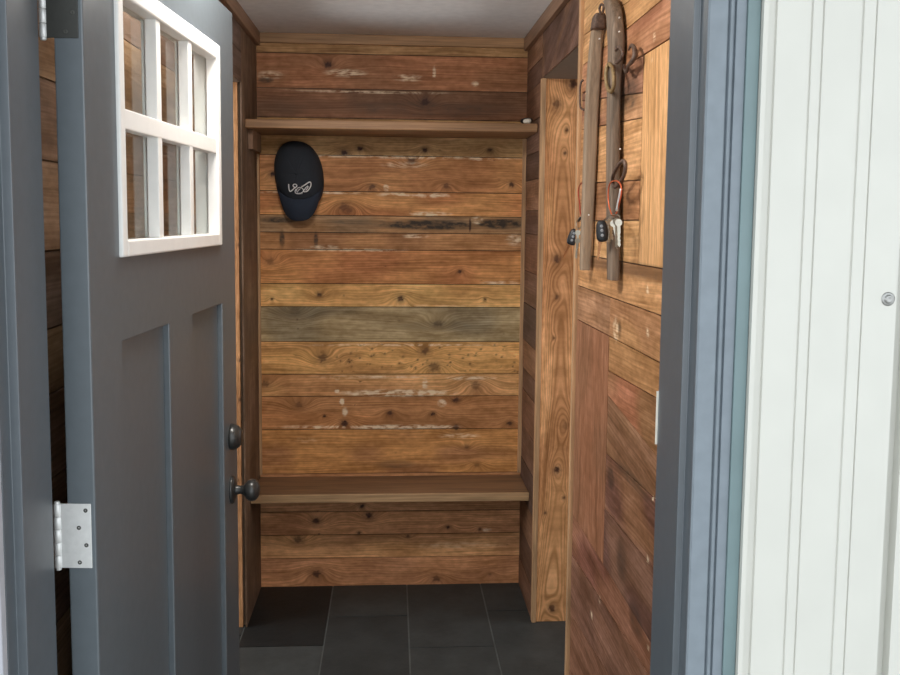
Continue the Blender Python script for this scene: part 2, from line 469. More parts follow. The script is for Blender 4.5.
# back wall planks
def bz(y): return on(1, YB, 390, y).z


rows = [(-.03, 'x')]
ys = [30, 55, 90, 119, 156, 192, 216, 233, 250, 284, 307, 341.5, 374, 396, 429, 473, 511, 534, 557, 590]
cols = [((142, 104, 66), None), ((138, 88, 56), (124, 80, 50)), ((112, 72, 46), (92, 60, 38)), ((154, 116, 74), (142, 102, 60)),
        ((160, 108, 64), (148, 96, 56)), ((168, 114, 66), (156, 98, 56)), ((146, 104, 66), (124, 92, 62)), ((150, 102, 62), (130, 86, 52)),
        ((160, 106, 60), (142, 86, 48)), ((186, 140, 84), (170, 122, 70)), ((138, 113, 78), (118, 98, 70)), ((178, 128, 74), (162, 114, 66)),
        ((178, 128, 80), (158, 108, 66)), ((156, 102, 60), (140, 92, 54)), ((160, 108, 60), (134, 88, 52)), ((146, 98, 62), None),
        ((166, 112, 72), (150, 98, 62)), ((172, 120, 76), (154, 104, 66)), ((162, 108, 70), (146, 96, 62))]
planks = []
for i in range(len(ys)-1):
    zt = bz(ys[i]) if i else CZ+.02; zb = bz(ys[i+1])
    if i == len(ys)-2: zb = -.005
    c1, c2 = cols[i]
    planks.append(dict(poly=[(X0-.02, zb), (X1+.02, zb), (X1+.02, zt), (X0-.02, zt)], col=c1, col2=c2))
kpx = [(328, 65, 4, 1), (425, 102, 4.5, 1), (344, 153, 4, 1), (360, 148.5, 3, 1), (273, 174, 3, 1), (372, 187, 3.6, .8), (344, 207, 5.5, .6), (349, 210, 4, .5), (424.6, 150, 3, 1), (490, 150, 2.6, 1),
       (412, 161, 4.5, .8), (446.6, 186, 3.6, .7), (512, 184.5, 3, .9), (460, 271.5, 2.5, .9), (270, 261, 4.5, .5), (319.6, 295, 3, .9), (272, 299, 1.5, 1), (295, 311, 6, .3),
       (322.5, 357.6, 5.5, .75), (299.5, 404.5, 4.5, .55), (324.6, 416, 1.8, 1), (344, 423.7, 4.2, 1), (265, 384, 4.5, .7), (400.4, 298.4, 3.8, .9), (485, 299, 1.5, 1), (437.8, 324, 4.5, .65),
       (425, 351, 4.5, .75), (434, 366.6, 6.5, .7), (475.5, 385, 6, .6), (456, 400, 3.5, .9), (456, 427.5, 3.6, .9), (389.5, 413, 3, .95), (432.5, 414, 2.4, 1), (509.6, 423, 2.8, .9),
       (466.6, 446.8, 2.8, .6), (477, 465, 3, .5), (316, 520.7, 4.2, .95), (369, 515.4, 4.2, .95), (362, 506, 2.6, 1), (448, 527, 2.4, 1), (298.6, 539.3, 4.6, .75), (316.6, 574, 5, .9),
       (436.4, 579, 4.6, .7), (359, 533, 2, 1), (480, 529, 2, .8), (408, 536, 2, .8), (490, 574, 2.2, .5)]
rnd = random.Random(11)
for _ in range(70): kpx.append((rnd.uniform(335, 518), rnd.uniform(344, 372), rnd.uniform(.5, 1.1), rnd.uniform(.6, .95)))
for _ in range(30): kpx.append((rnd.uniform(265, 518), rnd.uniform(120, 580), rnd.uniform(.4, .8), rnd.uniform(.5, .9)))
knots = [(lambda p, r, s: (p.x, p.z, r/226.7, s))(on(1, YB, x, y), r, s) for x, y, r, s in kpx]
mpx = [(430, 225, 60, 6, .9, 'd'), (500, 224, 28, 6, 1.0, 'd'), (360, 222, 40, 3, .5, 'd'), (280, 220, 22, 3.5, .8, 'd'), (282, 239, 3, 10, .7, 'd'), (316, 240, 2.5, 9, .7, 'd'), (470, 225, 1.2, 8, .9, 'k'),
       (477, 220, 6, 4, .8, 'p'), (324, 247, 14, 2, .7, 'p'), (515, 240, 10, 6, .6, 'p'), (415, 236, 14, 2, .7, 'p'), (415, 195, 38, 3, 1, 'p'), (430, 214, 22, 2.2, 1, 'p'), (310, 192.5, 60, 1.2, .8, 'p'),
       (400, 393, 60, 4, 1, 'p'), (470, 378, 30, 2, .7, 'p'), (370, 377, 60, 1.6, .6, 'p'), (338, 378, 3, 2, 1, 'p'), (337, 391, 2.5, 2, 1, 'p'), (342, 402, 2.5, 4, 1, 'p'), (345, 412, 3, 5, 1, 'p'),
       (400, 427, 60, 2.4, 1, 'p'), (320, 427, 30, 1.6, .9, 'p'), (442, 403, 5, 4, .9, 'p'), (425, 384, 3, 8, .7, 'p'), (400, 157, 130, 1.6, .8, 'p'), (405, 165, 24, 3.5, .42, 'p'), (480, 159, 20, 2, .6, 'p'), (386, 188, 3, 4, .9, 'p'),
       (345, 73, 22, 4, .7, 'p'), (408, 78, 16, 3.5, .7, 'p'), (434, 73, 1.6, 7, .9, 'p'), (475, 84, 4, 3, .6, 'p'), (370, 92, 80, 1.2, .7, 'p'), (270, 75, 14, 4, .5, 'p'), (266, 80, 8, 3, .8, 'd'),
       (300, 105, 60, 8, .25, 'd'), (430, 110, 110, 8, .45, 'd'), (500, 283, 20, 2, .7, 'p'), (350, 250, 60, 1.4, .8, 'p'), (400, 345, 100, 1.2, .6, 'p'), (440, 306, 80, 1, .3, 'p'), (300, 427, 25, 2, .4, 'p'),
       (487, 530, 5, 2, .6, 'p'), (460, 545, 50, 4, .22, 'p'), (300, 590, 60, 3, .6, 'd'), (420, 590, 90, 3, .6, 'd'), (305, 440, 14, 3, .22, 'p'), (460, 436, 22, 3, .5, 'p'), (395, 464, 22, 5, .4, 'd'), (300, 312, 35, 8, .3, 'd'), (440, 326, 50, 6, .3, 'd')]
marks = [(lambda p: (p.x, p.z, rx/226.7, ry/226.7, s, ty))(on(1, YB, x, y)) for x, y, rx, ry, s, ty in mpx]
wb = plank_wall('wall_back', planks, lambda a, b, d: (a, YB-d, b), None, knots, marks, WOOD, res=.0045,
                back=[(X0-.02, -.01), (X1+.02, -.01), (X1+.02, CZ+.02), (X0-.02, CZ+.02)])
structure(wb, 'back wall of horizontal reclaimed wood planks with knots', 'wall')

# right wall: planks on X = X1, coordinates (Y, z)
def RW(x, y):
    p = on(0, X1, x, y); return (p.y, p.z)


def halfcut(poly, p, q, side):
    """keep the part of the convex poly left (side=1) or right (side=-1) of the line p->q"""
    out = []; n = len(poly)
    f = lambda c: side*((q[0]-p[0])*(c[1]-p[1])-(q[1]-p[1])*(c[0]-p[0]))
    for i in range(n):
        a, b = poly[i], poly[(i+1) % n]; fa, fb = f(a), f(b)
        if fa >= 0: out.append(a)
        if (fa > 0 > fb) or (fa < 0 < fb):
            t_ = fa/(fa-fb); out.append((a[0]+(b[0]-a[0])*t_, a[1]+(b[1]-a[1])*t_))
    return out


def above(poly, l): return halfcut(poly, l[0], l[1], 1) if l[0][0] < l[1][0] else halfcut(poly, l[1], l[0], 1)
def below(poly, l): return halfcut(poly, l[0], l[1], -1) if l[0][0] < l[1][0] else halfcut(poly, l[1], l[0], -1)
def line(x0, y0, x1, y1): return (RW(x0, y0), RW(x1, y1))
def ldir(l): return math.atan2(l[1][1]-l[0][1], l[1][0]-l[0][0])


YE = YN  # far edge of the near part
rect = [(YF, -.01), (YE, -.01), (YE, CZ+.01), (YF, CZ+.01)]
def vsplit(x, y0, y1):   # a vertical seam seen at column x
    yy = (RW(x, y0)[0]+RW(x, y1)[0])/2; return yy
def leftof(poly, yy): return halfcut(poly, (yy, 0), (yy, 1), -1)    # larger Y = left in the photo
def rightof(poly, yy): return halfcut(poly, (yy, 0), (yy, 1), 1)


rp_ = []
def P(poly, col, col2=None, d=0.0, **k):
    if len(poly) > 2: rp_.append(dict(poly=poly, col=col, col2=col2, dir=d, **k))


lA0 = line(620, 8, 650, -15); lA = line(625, 31, 660, 2); lB = line(636, 60, 671, 38)
m1 = line(590, 256, 661, 268.5); m2 = line(580, 286, 657, 314); s3 = line(581, 321, 655, 360)
top = above(rect, lB)
P(above(above(top, lA), lA0), (196, 146, 90), (182, 132, 80), ldir(lA))
P(below(above(top, lA), lA0), (190, 138, 84), (176, 124, 74), ldir(lA))
P(below(top, lA), (166, 112, 72), (148, 94, 60), ldir(lB))
mid = above(below(rect, lB), m1)
y641 = vsplit(641, 80, 250)
P(rightof(mid, y641), (206, 150, 92), (192, 138, 82), math.pi/2, cath=6)
ml = leftof(mid, y641)
h1, h2, h3, h4 = line(590, 100, 641, 93), line(590, 128, 641, 118), line(590, 183, 641, 180), line(590, 221, 641, 220)
P(above(ml, h1), (146, 98, 66), (120, 80, 54), ldir(lB))
P(above(below(ml, h1), h2), (168, 118, 74), (140, 92, 60), ldir(lB))
P(above(below(ml, h2), h3), (192, 138, 84), (176, 122, 72), 0)
P(above(below(ml, h3), h4), (172, 116, 70), (150, 100, 60), 0)
P(below(ml, h4), (200, 146, 88), (186, 132, 78), 0)
P(above(below(rect, m1), m2), (190, 134, 80), (176, 122, 72), ldir(m1))
r3 = above(below(rect, m2), s3); y610 = vsplit(610, 300, 340)
P(leftof(r3, y610), (166, 116, 74), (150, 104, 66), ldir(m2)); P(rightof(r3, y610), (182, 128, 76), (164, 112, 68), ldir(m2))
low = below(rect, s3); lC = line(575, 517, 650, 641); lD = line(575, 559, 640, 660); lE = line(573, 618, 640, 722); lG = line(573, 675, 640, 779)
up_ = above(low, lC); y607 = vsplit(606.5, 380, 520)
P(leftof(up_, y607), (152, 98, 62), (140, 92, 58), math.pi/2, cath=5)
ur = rightof(up_, y607)
s_a, s_b, s_c, s_d = line(609, 371, 660, 400), line(608, 395, 645, 441), line(608, 455, 653, 497), line(605, 508, 651, 565)
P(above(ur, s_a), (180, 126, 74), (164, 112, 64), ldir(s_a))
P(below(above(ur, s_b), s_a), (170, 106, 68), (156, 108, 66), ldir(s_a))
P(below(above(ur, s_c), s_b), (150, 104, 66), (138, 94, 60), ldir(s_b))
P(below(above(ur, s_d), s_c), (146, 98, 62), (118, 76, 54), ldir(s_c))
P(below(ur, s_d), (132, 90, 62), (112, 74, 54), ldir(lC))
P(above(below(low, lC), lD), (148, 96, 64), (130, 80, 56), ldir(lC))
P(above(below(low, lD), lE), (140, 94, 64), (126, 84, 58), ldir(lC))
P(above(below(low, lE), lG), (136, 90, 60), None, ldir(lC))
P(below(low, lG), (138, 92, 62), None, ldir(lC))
for q in rp_: q['res'] = .008
# header over the opening
hd = [(YE, HDR), (YJ-.0, HDR), (YJ, CZ+.01), (YE, CZ+.01)]
hl = ((YE, CZ-.03), (YJ, HDR-.04)); hl2 = ((YE, HDR+.1), (YJ, CZ+.12))
for pl_, c_ in ((below(hd, hl), (104, 72, 50)), (above(hd, hl), (120, 84, 56))): P(pl_, c_, (92, 64, 46), ldir(hl), res=.008)
# strip at the alcove
zz = -.01; rr_ = random.Random(5); k = 0
while zz < CZ:
    z2 = min(CZ+.01, zz+rr_.uniform(.09, .17))
    P([(YJ, zz), (YB, zz), (YB, z2), (YJ, z2)], [(116, 78, 52), (96, 66, 46), (128, 88, 58), (84, 60, 44), (108, 76, 54)][k % 5], None, 0, res=.01)
    zz = z2; k += 1
kr = [(646, 110, 2, .3), (575, 0, 1, 0), (630, 300, 1, 0)]
kn2 = []
mk2 = []
for x, y, rx, ry, s_, ty in [(645, 276, 30, 5, .0, 'd'), (632, 480, 22, 8, .5, 'd'), (611, 478, 4, 14, .6, 'd'), (622, 560, 6, 24, .5, 'd'), (616, 330, 3, 14, .5, 'p'), (636, 620, 8, 18, .5, 'd'), (615, 192, 14, 12, .35, 'd'), (630, 95, 12, 18, .6, 'd'), (652, 60, 1, 3, .4, 'p'), (655, 36, 1.2, 5, .8, 'p'), (620, 330, 2, 10, .6, 'd'),
                             (653, 500, 1, 4, .8, 'p'), (648, 560, 1, 4, .8, 'p'), (648, 645, 1.5, 4, 1, 'p'), (600, 600, 1, 4, .8, 'p'), (592, 615, 1, 4, .8, 'p'), (648, 290, 1.2, 3, 1, 'p'), (648, 333, 1.2, 4, 1, 'p')]:
    a, b = RW(x, y); a2, _ = RW(x+rx, y); mk2.append((a, b, abs(a2-a), ry*2.3/900, s_, ty))
# the dark red band along the top of one plank
for t_ in np.linspace(0, 1, 14):
    x = 592+t_*76; y = 262+t_*14.5
    a, b = RW(x, y); mk2.append((a, b, .07, .020, .62, 'k'))
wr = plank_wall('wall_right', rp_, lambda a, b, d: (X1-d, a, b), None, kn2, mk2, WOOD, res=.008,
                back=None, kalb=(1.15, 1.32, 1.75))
structure(wr, 'right entry wall of patchwork diagonal reclaimed planks', 'wall')
# solid cores behind the plank skins
M_CORE = paint('rough_stud_wood', (.12, .075, .045), .8, .2, .1, 30)
co_ = MB(); co_.box((X1+.005, YF, 0), (X1+.155, YN, CZ)).box((X1+.005, YN, HDR), (X1+.155, YJ, CZ)).box((X1+.005, YJ+.02, 0), (X1+.155, YB+.03, CZ))
structure(co_.build('wall_right_core', M_CORE), 'rough framing inside the right wall', 'wall')

# bold grained jamb boards facing the door
def jamb_board(name, xa, xb, zt, knots_px, seed, label, cols_):
    kk = []
    for x, y, r, s_ in knots_px:
        p = on(1, YJ, x, y); kk.append((p.x, p.z, r*3.58/900, s_))
    o = plank_wall(name, [dict(poly=[(xa, 0), (xb, 0), (xb, zt), (xa, zt)], col=cols_[0], col2=cols_[1], dir=math.pi/2, cath=9, seed=seed, off=0, gap=0)],
                   lambda a, b, d: (a, YJ-d, b), None, kk, [], WOODB, res=.0035, depth=.02, kalb=(1.5, 1.62, 1.85))
    return structure(o, label, 'trim')


jamb_board('trim_1', .600, .752, HDR, [(557, 104, 5, .75), (573, 84, 5.5, .85), (567, 130, 2, .8), (565, 153, 2, .8), (557, 259, 4.5, .85), (557, 297, 3, .7), (554, 338, 1.6, .8), (566, 425, 5, .4), (557, 470, 4, .95), (564, 498, 2, .8), (545, 513, 1.8, .8), (552, 608, 4.5, .85)], 4.4,
           'light fir jamb board with bold grain and dark knots', ((186, 132, 84), (172, 118, 74)))
jamb_board('trim_2', -.75, -.600, HDL, [(239, 245, 2, .6), (240, 360, 2, .8), (240, 400, 2, .8), (238, 480, 2, .6)], 8.1,
           'light fir jamb board beyond the open door edge', ((176, 126, 82), (160, 112, 72)))
structure(MB().box((.5815, YJ-.012, 0), (.600, YJ+.02, HDR)).build('trim_3', M_TRIMV, bevel=.002), 'narrow light strip edging the fir board on the right', 'trim')
structure(MB().box((X1-.012, YN-.012, 0), (X1+.012, YN+.012, CZ-.05)).build('trim_4', M_TRIMV, bevel=.002), 'light vertical corner strip behind the hanging hames', 'trim')

# left wall
lp = []; zz = -.01; rr_ = random.Random(9); k = 0
while zz < CZ:
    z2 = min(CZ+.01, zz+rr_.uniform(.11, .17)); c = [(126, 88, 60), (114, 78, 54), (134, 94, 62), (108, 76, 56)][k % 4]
    lp.append(dict(poly=[(YF, zz), (YN, zz), (YN, z2), (YF, z2)], col=c, res=.012))
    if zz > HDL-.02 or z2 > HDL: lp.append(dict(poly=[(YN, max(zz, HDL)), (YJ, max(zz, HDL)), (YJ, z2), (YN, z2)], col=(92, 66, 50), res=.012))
    zz = z2; k += 1
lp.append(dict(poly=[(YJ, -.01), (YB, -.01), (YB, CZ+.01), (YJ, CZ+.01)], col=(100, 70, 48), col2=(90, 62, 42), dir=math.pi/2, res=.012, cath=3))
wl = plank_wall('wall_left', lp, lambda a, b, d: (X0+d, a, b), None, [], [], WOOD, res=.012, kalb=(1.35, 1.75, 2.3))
structure(wl, 'left entry wall of brown boards behind the open door', 'wall')
co_ = MB(); co_.box((X0-.155, YF, 0), (X0-.005, YN, CZ)).box((X0-.155, YN, HDL), (X0-.005, YJ, CZ)).box((X0-.155, YJ+.02, 0), (X0-.005, YB+.03, CZ))
structure(co_.build('wall_left_core', M_CORE), 'rough framing inside the left wall', 'wall')
structure(MB().box((-1.9, YB+.006, 0), (1.9, YB+.1, CZ)).build('wall_back_core', M_CORE), 'rough framing behind the plank wall', 'wall')
# far walls of the side rooms
structure(MB().box((-1.98, YF, 0), (-1.9, YB+.1, CZ)).build('wall_far_left', M_PLASTER), 'plaster wall of the room to the left', 'wall')
structure(MB().box((1.9, YF, 0), (1.98, YB+.1, CZ)).build('wall_far_right', M_PLASTER), 'plaster wall of the room to the right', 'wall')

# corner strips and crown strips
structure(MB().box((X0, YB-.018, .52), (X0+.011, YB-.001, 1.93)).build('trim_5', M_TRIMV), 'thin light strip in the left back corner', 'trim')
structure(MB().box((X1-.016, YB-.016, .52), (X1, YB-.001, 2.012)).build('trim_6', M_TRIMV), 'thin light strip in the right back corner', 'trim')
structure(MB().box((X0, YB-.018, CZ-.042), (X1, YB-.001, CZ)).build('trim_7', M_CROWNB, bevel=.002), 'light crown strip along the top of the back wall', 'trim')
structure(MB().box((X1-.02, YF, CZ-.055), (X1-.001, YB-.018, CZ)).build('trim_8', M_CROWN, bevel=.002), 'brown crown strip along the top of the right wall', 'trim')
structure(MB().box((X0+.001, YF, CZ-.055), (X0+.02, YB-.018, CZ)).build('trim_9', M_CROWN, bevel=.002), 'brown crown strip along the top of the left wall', 'trim')

# front wall, jambs, casing, siding
co_ = MB(); co_.box((-2, 1.235, -.05), (-.535, YF, CZ+.08)).box((.445, 1.235, -.05), (2, YF, CZ+.08)).box((-.535, 1.235, 2.29), (.445, YF, CZ+.08))
structure(co_.build('wall_front', M_CORE), 'framed front wall around the entry opening', 'wall')
rj = [(.415, 1.252), (.4245, 1.2505), (.4245, 1.2225), (.445, 1.2225), (.445, 1.372), (.427, 1.372), (.427, 1.361), (.415, 1.361)]
o = MB().prism(rj, 0, 2.29).build('door_frame_right', M_JAMB, bevel=.0012); o.name = 'trim_10'
structure(o, 'charcoal right door jamb', 'trim')
sp = MB().box((.4125, 1.3605, 1.318), (.4165, 1.3635, 1.402)).build('strike_plate', M_IVORY, o)
sp['label'] = 'pale strike plate edge'
lj = [(-.51, 1.252), (-.51, 1.360), (-.522, 1.360), (-.522, 1.372), (-.54, 1.372), (-.54, 1.2225), (-.5235, 1.2225), (-.5235, 1.2515)]
lj_o = structure(MB().prism(lj, 0, 2.29).build('trim_11', M_JAMB, bevel=.0012), 'charcoal left door jamb beside the hinges', 'trim')
structure(MB().box((-.5225, 1.2235, 2.19), (.4235, 1.36, 2.31)).build('trim_12', M_JAMB), 'charcoal head jamb over the door', 'trim')
# right casing with beads
cp = [(.4255, 1.24), (.4255, 1.2225), (.4275, 1.2205), (.4515, 1.2205), (.4525, 1.2250), (.4545, 1.2250), (.4560, 1.2200), (.4580, 1.2190), (.4600, 1.2200), (.4612, 1.2250), (.4632, 1.2250), (.4642, 1.2205), (.4775, 1.2200), (.4775, 1.24)]
structure(MB().prism(cp, 0, 2.32).build('trim_15', M_CASE), 'blue grey moulded casing right of the doorway', 'trim')
structure(MB().box((.4780, 1.216, 0), (.4960, 1.24, 2.32)).build('trim_16', M_TEAL, bevel=.001), 'teal outer strip between casing and cream siding', 'trim')
structure(MB().box((-.60, 1.205, 0), (-.5240, 1.222, 2.32)).build('trim_17', M_LAV, bevel=.002), 'white outer trim left of the doorway', 'trim')
# siding profile in plan
Ys = 1.210; pr = [(.4965, 1.24), (.4965, Ys-.002), (.5035, Ys-.002), (.504, Ys+.004), (.515, Ys+.004), (.516, Ys)]


def groove(x, w_=.0036, d_=.0022): return [(x-w_/2, Ys), (x-w_*.2, Ys+d_), (x+w_*.2, Ys+d_), (x+w_/2, Ys)]


for rep in range(5):
    o_ = rep*.2065
    for gx, gw in ((.564, .0036), (.580, .003), (.635, .004), (.654, .0026)): pr += groove(gx+o_, gw)
    pr += [(.7035+o_, Ys), (.7045+o_, Ys+.016), (.7205+o_, Ys+.016), (.7215+o_, Ys)]
pr += [(2.0, Ys), (2.0, 1.24)]
sid = structure(MB().prism(pr, -.1, CZ+.3).build('wall_exterior_right', M_SID), 'cream ribbed metal siding right of the doorway', 'wall')
p = on(1, Ys, 888, 299)
sc_ = MB(); sc_.lathe(p+Vector((0, .001, 0)), (0, -1, 0), [(0, .0098), (.0015, .0098), (.002, .0072), (.002, .0060), (.0045, .0058), (.0055, .004), (.0045, .002), (.0045, .0005)], 20)
ws = sc_.build('screw', M_SCREWL, sid); ws['label'] = 'small round metal screw head'
structure(MB().box((-2, 1.21, -.1), (-.6005, 1.235, CZ+.3)).box((-.60, 1.21, 2.325), (.496, 1.235, CZ+.3)).build('wall_exterior_left', M_SID), 'cream siding left of and over the doorway', 'wall')
structure(MB().box((-4, -5, -.2), (4, 1.20, -.12)).box((-.54, 1.0, -.12), (.45, 1.36, -.001)).build('porch_floor', M_DECK), 'weathered porch floor outside the door', 'floor')

structure(MB().box((-4, .35, 2.78), (4, 1.20, 2.86)).build('porch_ceiling', M_DECK), 'underside of the porch eave over the door', 'ceiling')

# ================================================================ DOOR
A = Vector((-.4605, 1.40, 0)); DE = Vector((math.sin(yw), math.cos(yw), 0)); DN = Vector((math.cos(yw), -math.sin(yw), 0))
def D(p): return A+DE*p[0]+DN*p[1]+Vector((0, 0, p[2]))      # (along, outwards, up)
def Dm(mb_pts): return [D(p) for p in mb_pts]


DW, DT, DH = .93, .044, 2.17
door = empty('door_1', A)
structure(door, 'open charcoal front door with white six-pane window', 'door')
db = MB()
S0, S1, S2, S3 = .131, .385, .545, .796; ZP = 1.455; ZB = .25; RC = .012
W0, W1, WZ0, WZ1 = .141, .762, 1.615, 2.0
def bx(mb, s0, s1, t0, t1, z0, z1): return mb.box((s0, t0, z0), (s1, t1, z1), D)
WZ1 = 2.038
# one welded shell built cell by cell
sb = [0, S0, W0, S1, S2, W1, S3, DW]; zb_ = [.012, ZB, ZP, WZ0, WZ1, DH]
for i in range(len(sb)-1):
    for j in range(len(zb_)-1):
        s0, s1 = sb[i], sb[i+1]; z0, z1 = zb_[j], zb_[j+1]
        if z0 >= WZ0-1e-6 and z1 <= WZ1+1e-6 and s0 >= W0-1e-6 and s1 <= W1+1e-6: continue
        pan = j == 1 and ((s0 >= S0-1e-6 and s1 <= S1+1e-6) or (s0 >= S2-1e-6 and s1 <= S3+1e-6))
        bx(db, s0, s1, -DT+(RC if pan else 0), -RC if pan else 0, z0, z1)
bm_door = db.build('door_leaf', M_DOOR, door)
bm_ = bmesh.new(); bm_.from_mesh(bm_door.data); bmesh.ops.remove_doubles(bm_, verts=bm_.verts, dist=.0002)
dead = {}
for f in bm_.faces:
    key = tuple(sorted(v.index for v in f.verts)); dead.setdefault(key, []).append(f)
bmesh.ops.delete(bm_, geom=[f for k_, fs in dead.items() if len(fs) > 1 for f in fs], context='FACES')
bmesh.ops.recalc_face_normals(bm_, faces=bm_.faces); bm_.to_mesh(bm_door.data); bm_.free()
b = bm_door.modifiers.new('bevel', 'BEVEL'); b.width = .0025; b.segments = 2; b.limit_method = 'ANGLE'; b.angle_limit = R(40)
# lite frame, both sides
fb = MB()
CS = [.155, .334, .542, .757]; MW = .028
ZT = 2.062
for t0, t1, g_ in ((-.0205, .007, 0), (-.051, -.0225, .008)):
    a0, a1, b0, b1 = .151-g_, .752+g_, 1.625-g_, 2.028+g_
    bx(fb, .127, a0, t0, t1, 1.597, ZT); bx(fb, a1, .778, t0, t1, 1.597, ZT)
    bx(fb, a0, a1, t0, t1, 1.597, b0); bx(fb, a0, a1, t0, t1, b1, ZT)
wf = fb.build('window_frame', M_WHITE, door, bevel=.003); wf['label'] = 'white window frame'
mn = MB()
for t0, t1, w2 in ((-.0202, .003, .0125), (-.0285, -.0225, .009)):
    bx(mn, .151, .752, t0, t1, 1.828-w2*1.35, 1.828+w2*1.35)
    for c in (.343, .548): bx(mn, c-w2, c+w2, t0+.0006, t1-.0006, 1.625, 2.028)
mo = mn.build('muntin', M_WHITE, wf, bevel=.002)
for c0, c1 in ((.151, .329), (.357, .534), (.562, .752)):
    for z0, z1 in ((1.625, 1.812), (1.845, 2.028)):
        gm = MB(); bx(gm, c0, c1, -.0220, -.0210, z0, z1); gm.build('pane', M_GLASS, wf)


def hinge(zb, zt, mat, label, nsc):
    h = empty('hinge', D((0, 0, zb)))
    h.parent = door; h.location = D((0, 0, zb))-A; h['label'] = label
    lf = MB(); lf.box((-.056, -.0018, zb), (-.0065, .0005, zt), lambda p: D((p[1], p[0], p[2])))
    lf.build('leaf', mat, h, bevel=.0006)
    kb = MB(); o0 = D((-.001, -.059, 0)); H_ = zt-zb
    segs = [(0, .2), (.205, .4), (.405, .6), (.605, .795), (.8, 1)]
    for a_, b_ in segs:
        kb.lathe(o0+Vector((0, 0, zb+a_*H_)), (0, 0, 1), [(0, .0050), (.0008, .0058), ((b_-a_)*H_-.0008, .0058), ((b_-a_)*H_, .0050)], 16)
    kb.lathe(o0+Vector((0, 0, zb-.004)), (0, 0, 1), [(0, .002), (.001, .0045), (.005, .0045)], 12)
    kb.lathe(o0+Vector((0, 0, zt-.001)), (0, 0, 1), [(0, .0045), (.004, .0045), (.005, .002)], 12)
    kb.build('knuckle', M_STEEL, h)
    for k_ in range(4):
        z = zt-H_*(.10+.27*k_); tt = -.0145 if k_ % 2 == 0 else -.0255
        s_ = MB(); s_.lathe(D((-.0014, tt, z)), -DE, [(0, .0034), (.0007, .0034), (.0010, .0028), (.0004, .0012), (.0004, .0003)], 14)
        s_.build('screw', M_SCREW, h)


hinge(1.116, 1.219, M_STEEL, 'pale satin metal lower hinge', 4)
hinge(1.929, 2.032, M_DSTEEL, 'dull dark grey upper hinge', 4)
# deadbolt and knob
dbt = MB(); c = D((.868, 0, 1.110))
dbt.lathe(c-DN*.001, DN, [(0, .033), (.007, .033), (.012, .0315), (.018, .0285), (.023, .024), (.027, .018), (.0285, .010), (.0280, .003)], 32)
dbt.build('deadbolt', M_BRONZE, door)['label'] = 'round dark bronze deadbolt'
hn = empty('door_handle', D((.868, 0, .973))); hn.parent = door; hn.location = D((.868, 0, .973))-A; hn['label'] = 'dark bronze door knob on oval plate'
c = D((.868, 0, .973))
MB().lathe(c-DN*.001, DN, [(0, .036), (.004, .036), (.008, .033), (.010, .026), (.012, .015)], 36, sc=(1, .8), ref=(0, 0, 1)).build('backplate', M_BRONZE, hn)
MB().lathe(c+DN*.008, DN, [(0, .014), (.006, .012), (.014, .0105), (.022, .012), (.026, .016), (.031, .023), (.038, .0275), (.046, .0280), (.054, .0250), (.060, .017), (.0625, .008), (.063, .001)], 36).build('knob', M_BRONZE, hn)

# ================================================================ SHELF, BENCH
sh = empty('wall_shelf', (0, YB, 2.012)); tag(sh, 'long brown wooden shelf high across the back wall above the cap', 'shelf')
MB().box((X0+.002, 3.64, 2.012), (X1-.002, YB-.002, 2.047)).build('board', M_SHELF, sh, bevel=.004)
MB().box((X0+.002, 3.72, 1.935), (X0+.021, YB-.019, 2.0118)).build('cleat', M_TRIMD, sh)
bn = empty('bench', (0, YB, 0)); tag(bn, 'built-in brown wooden bench seat across the back of the entry', 'bench')
MB().box((X0+.002, 3.70, .475), (X1-.002, YB-.002, .507)).build('seat', M_BENCH, bn, bevel=.003)
MB().box((X0+.002, 3.694, .473), (X1-.002, 3.702, .509)).build('front_edge', M_EDGE, bn, bevel=.003)

# small ivory toggle on the shelf
pz = 2.047; cx_, cy_ = .548, 3.70
tg = empty('cord_toggle', (cx_, cy_, pz)); tag(tg, 'small ivory and black oval bit lying at the right end of the wooden shelf', 'toggle')
MB().lathe((cx_-.017, cy_, pz+.0125), (1, 0, .12), [(0, .003), (.003, .0085), (.010, .0115), (.022, .0122), (.030, .010), (.034, .004)], 20, sc=(1, .8)).build('shell', M_IVORY, tg)
MB().lathe((cx_-.026, cy_+.012, pz+.014), (1, 0, .15), [(0, .004), (.006, .012), (.024, .014), (.044, .010), (.050, .003)], 20, sc=(1, .8)).build('back', M_FOB, tg)['label'] = 'black back half'

# ================================================================ CAP
cap = empty('baseball_cap', (-.403, YB, 1.66)); tag(cap, 'navy baseball cap with white embroidered logo hung on the back wall', 'cap')
cc = Vector((-.4035, YB-.004, 1.842))
AXx, AXy, AXzt, AXzb = .104, .125, .146, .145


def crown_pt(th, ph):
    # th around the outline, ph from rim (0) to the front pole (90 deg)
    x_ = math.cos(th)*math.cos(ph); z_ = math.sin(th)*math.cos(ph); y_ = math.sin(ph)
    az = AXzt if z_ > 0 else AXzb
    e = .88
    sg_ = lambda v, p_: math.copysign(abs(v)**p_, v)
    zq = sg_(z_, e)*az
    return cc+Vector((sg_(x_, e)*AXx-.10*zq, -abs(y_)**.8*AXy, sg_(z_, e)*az))


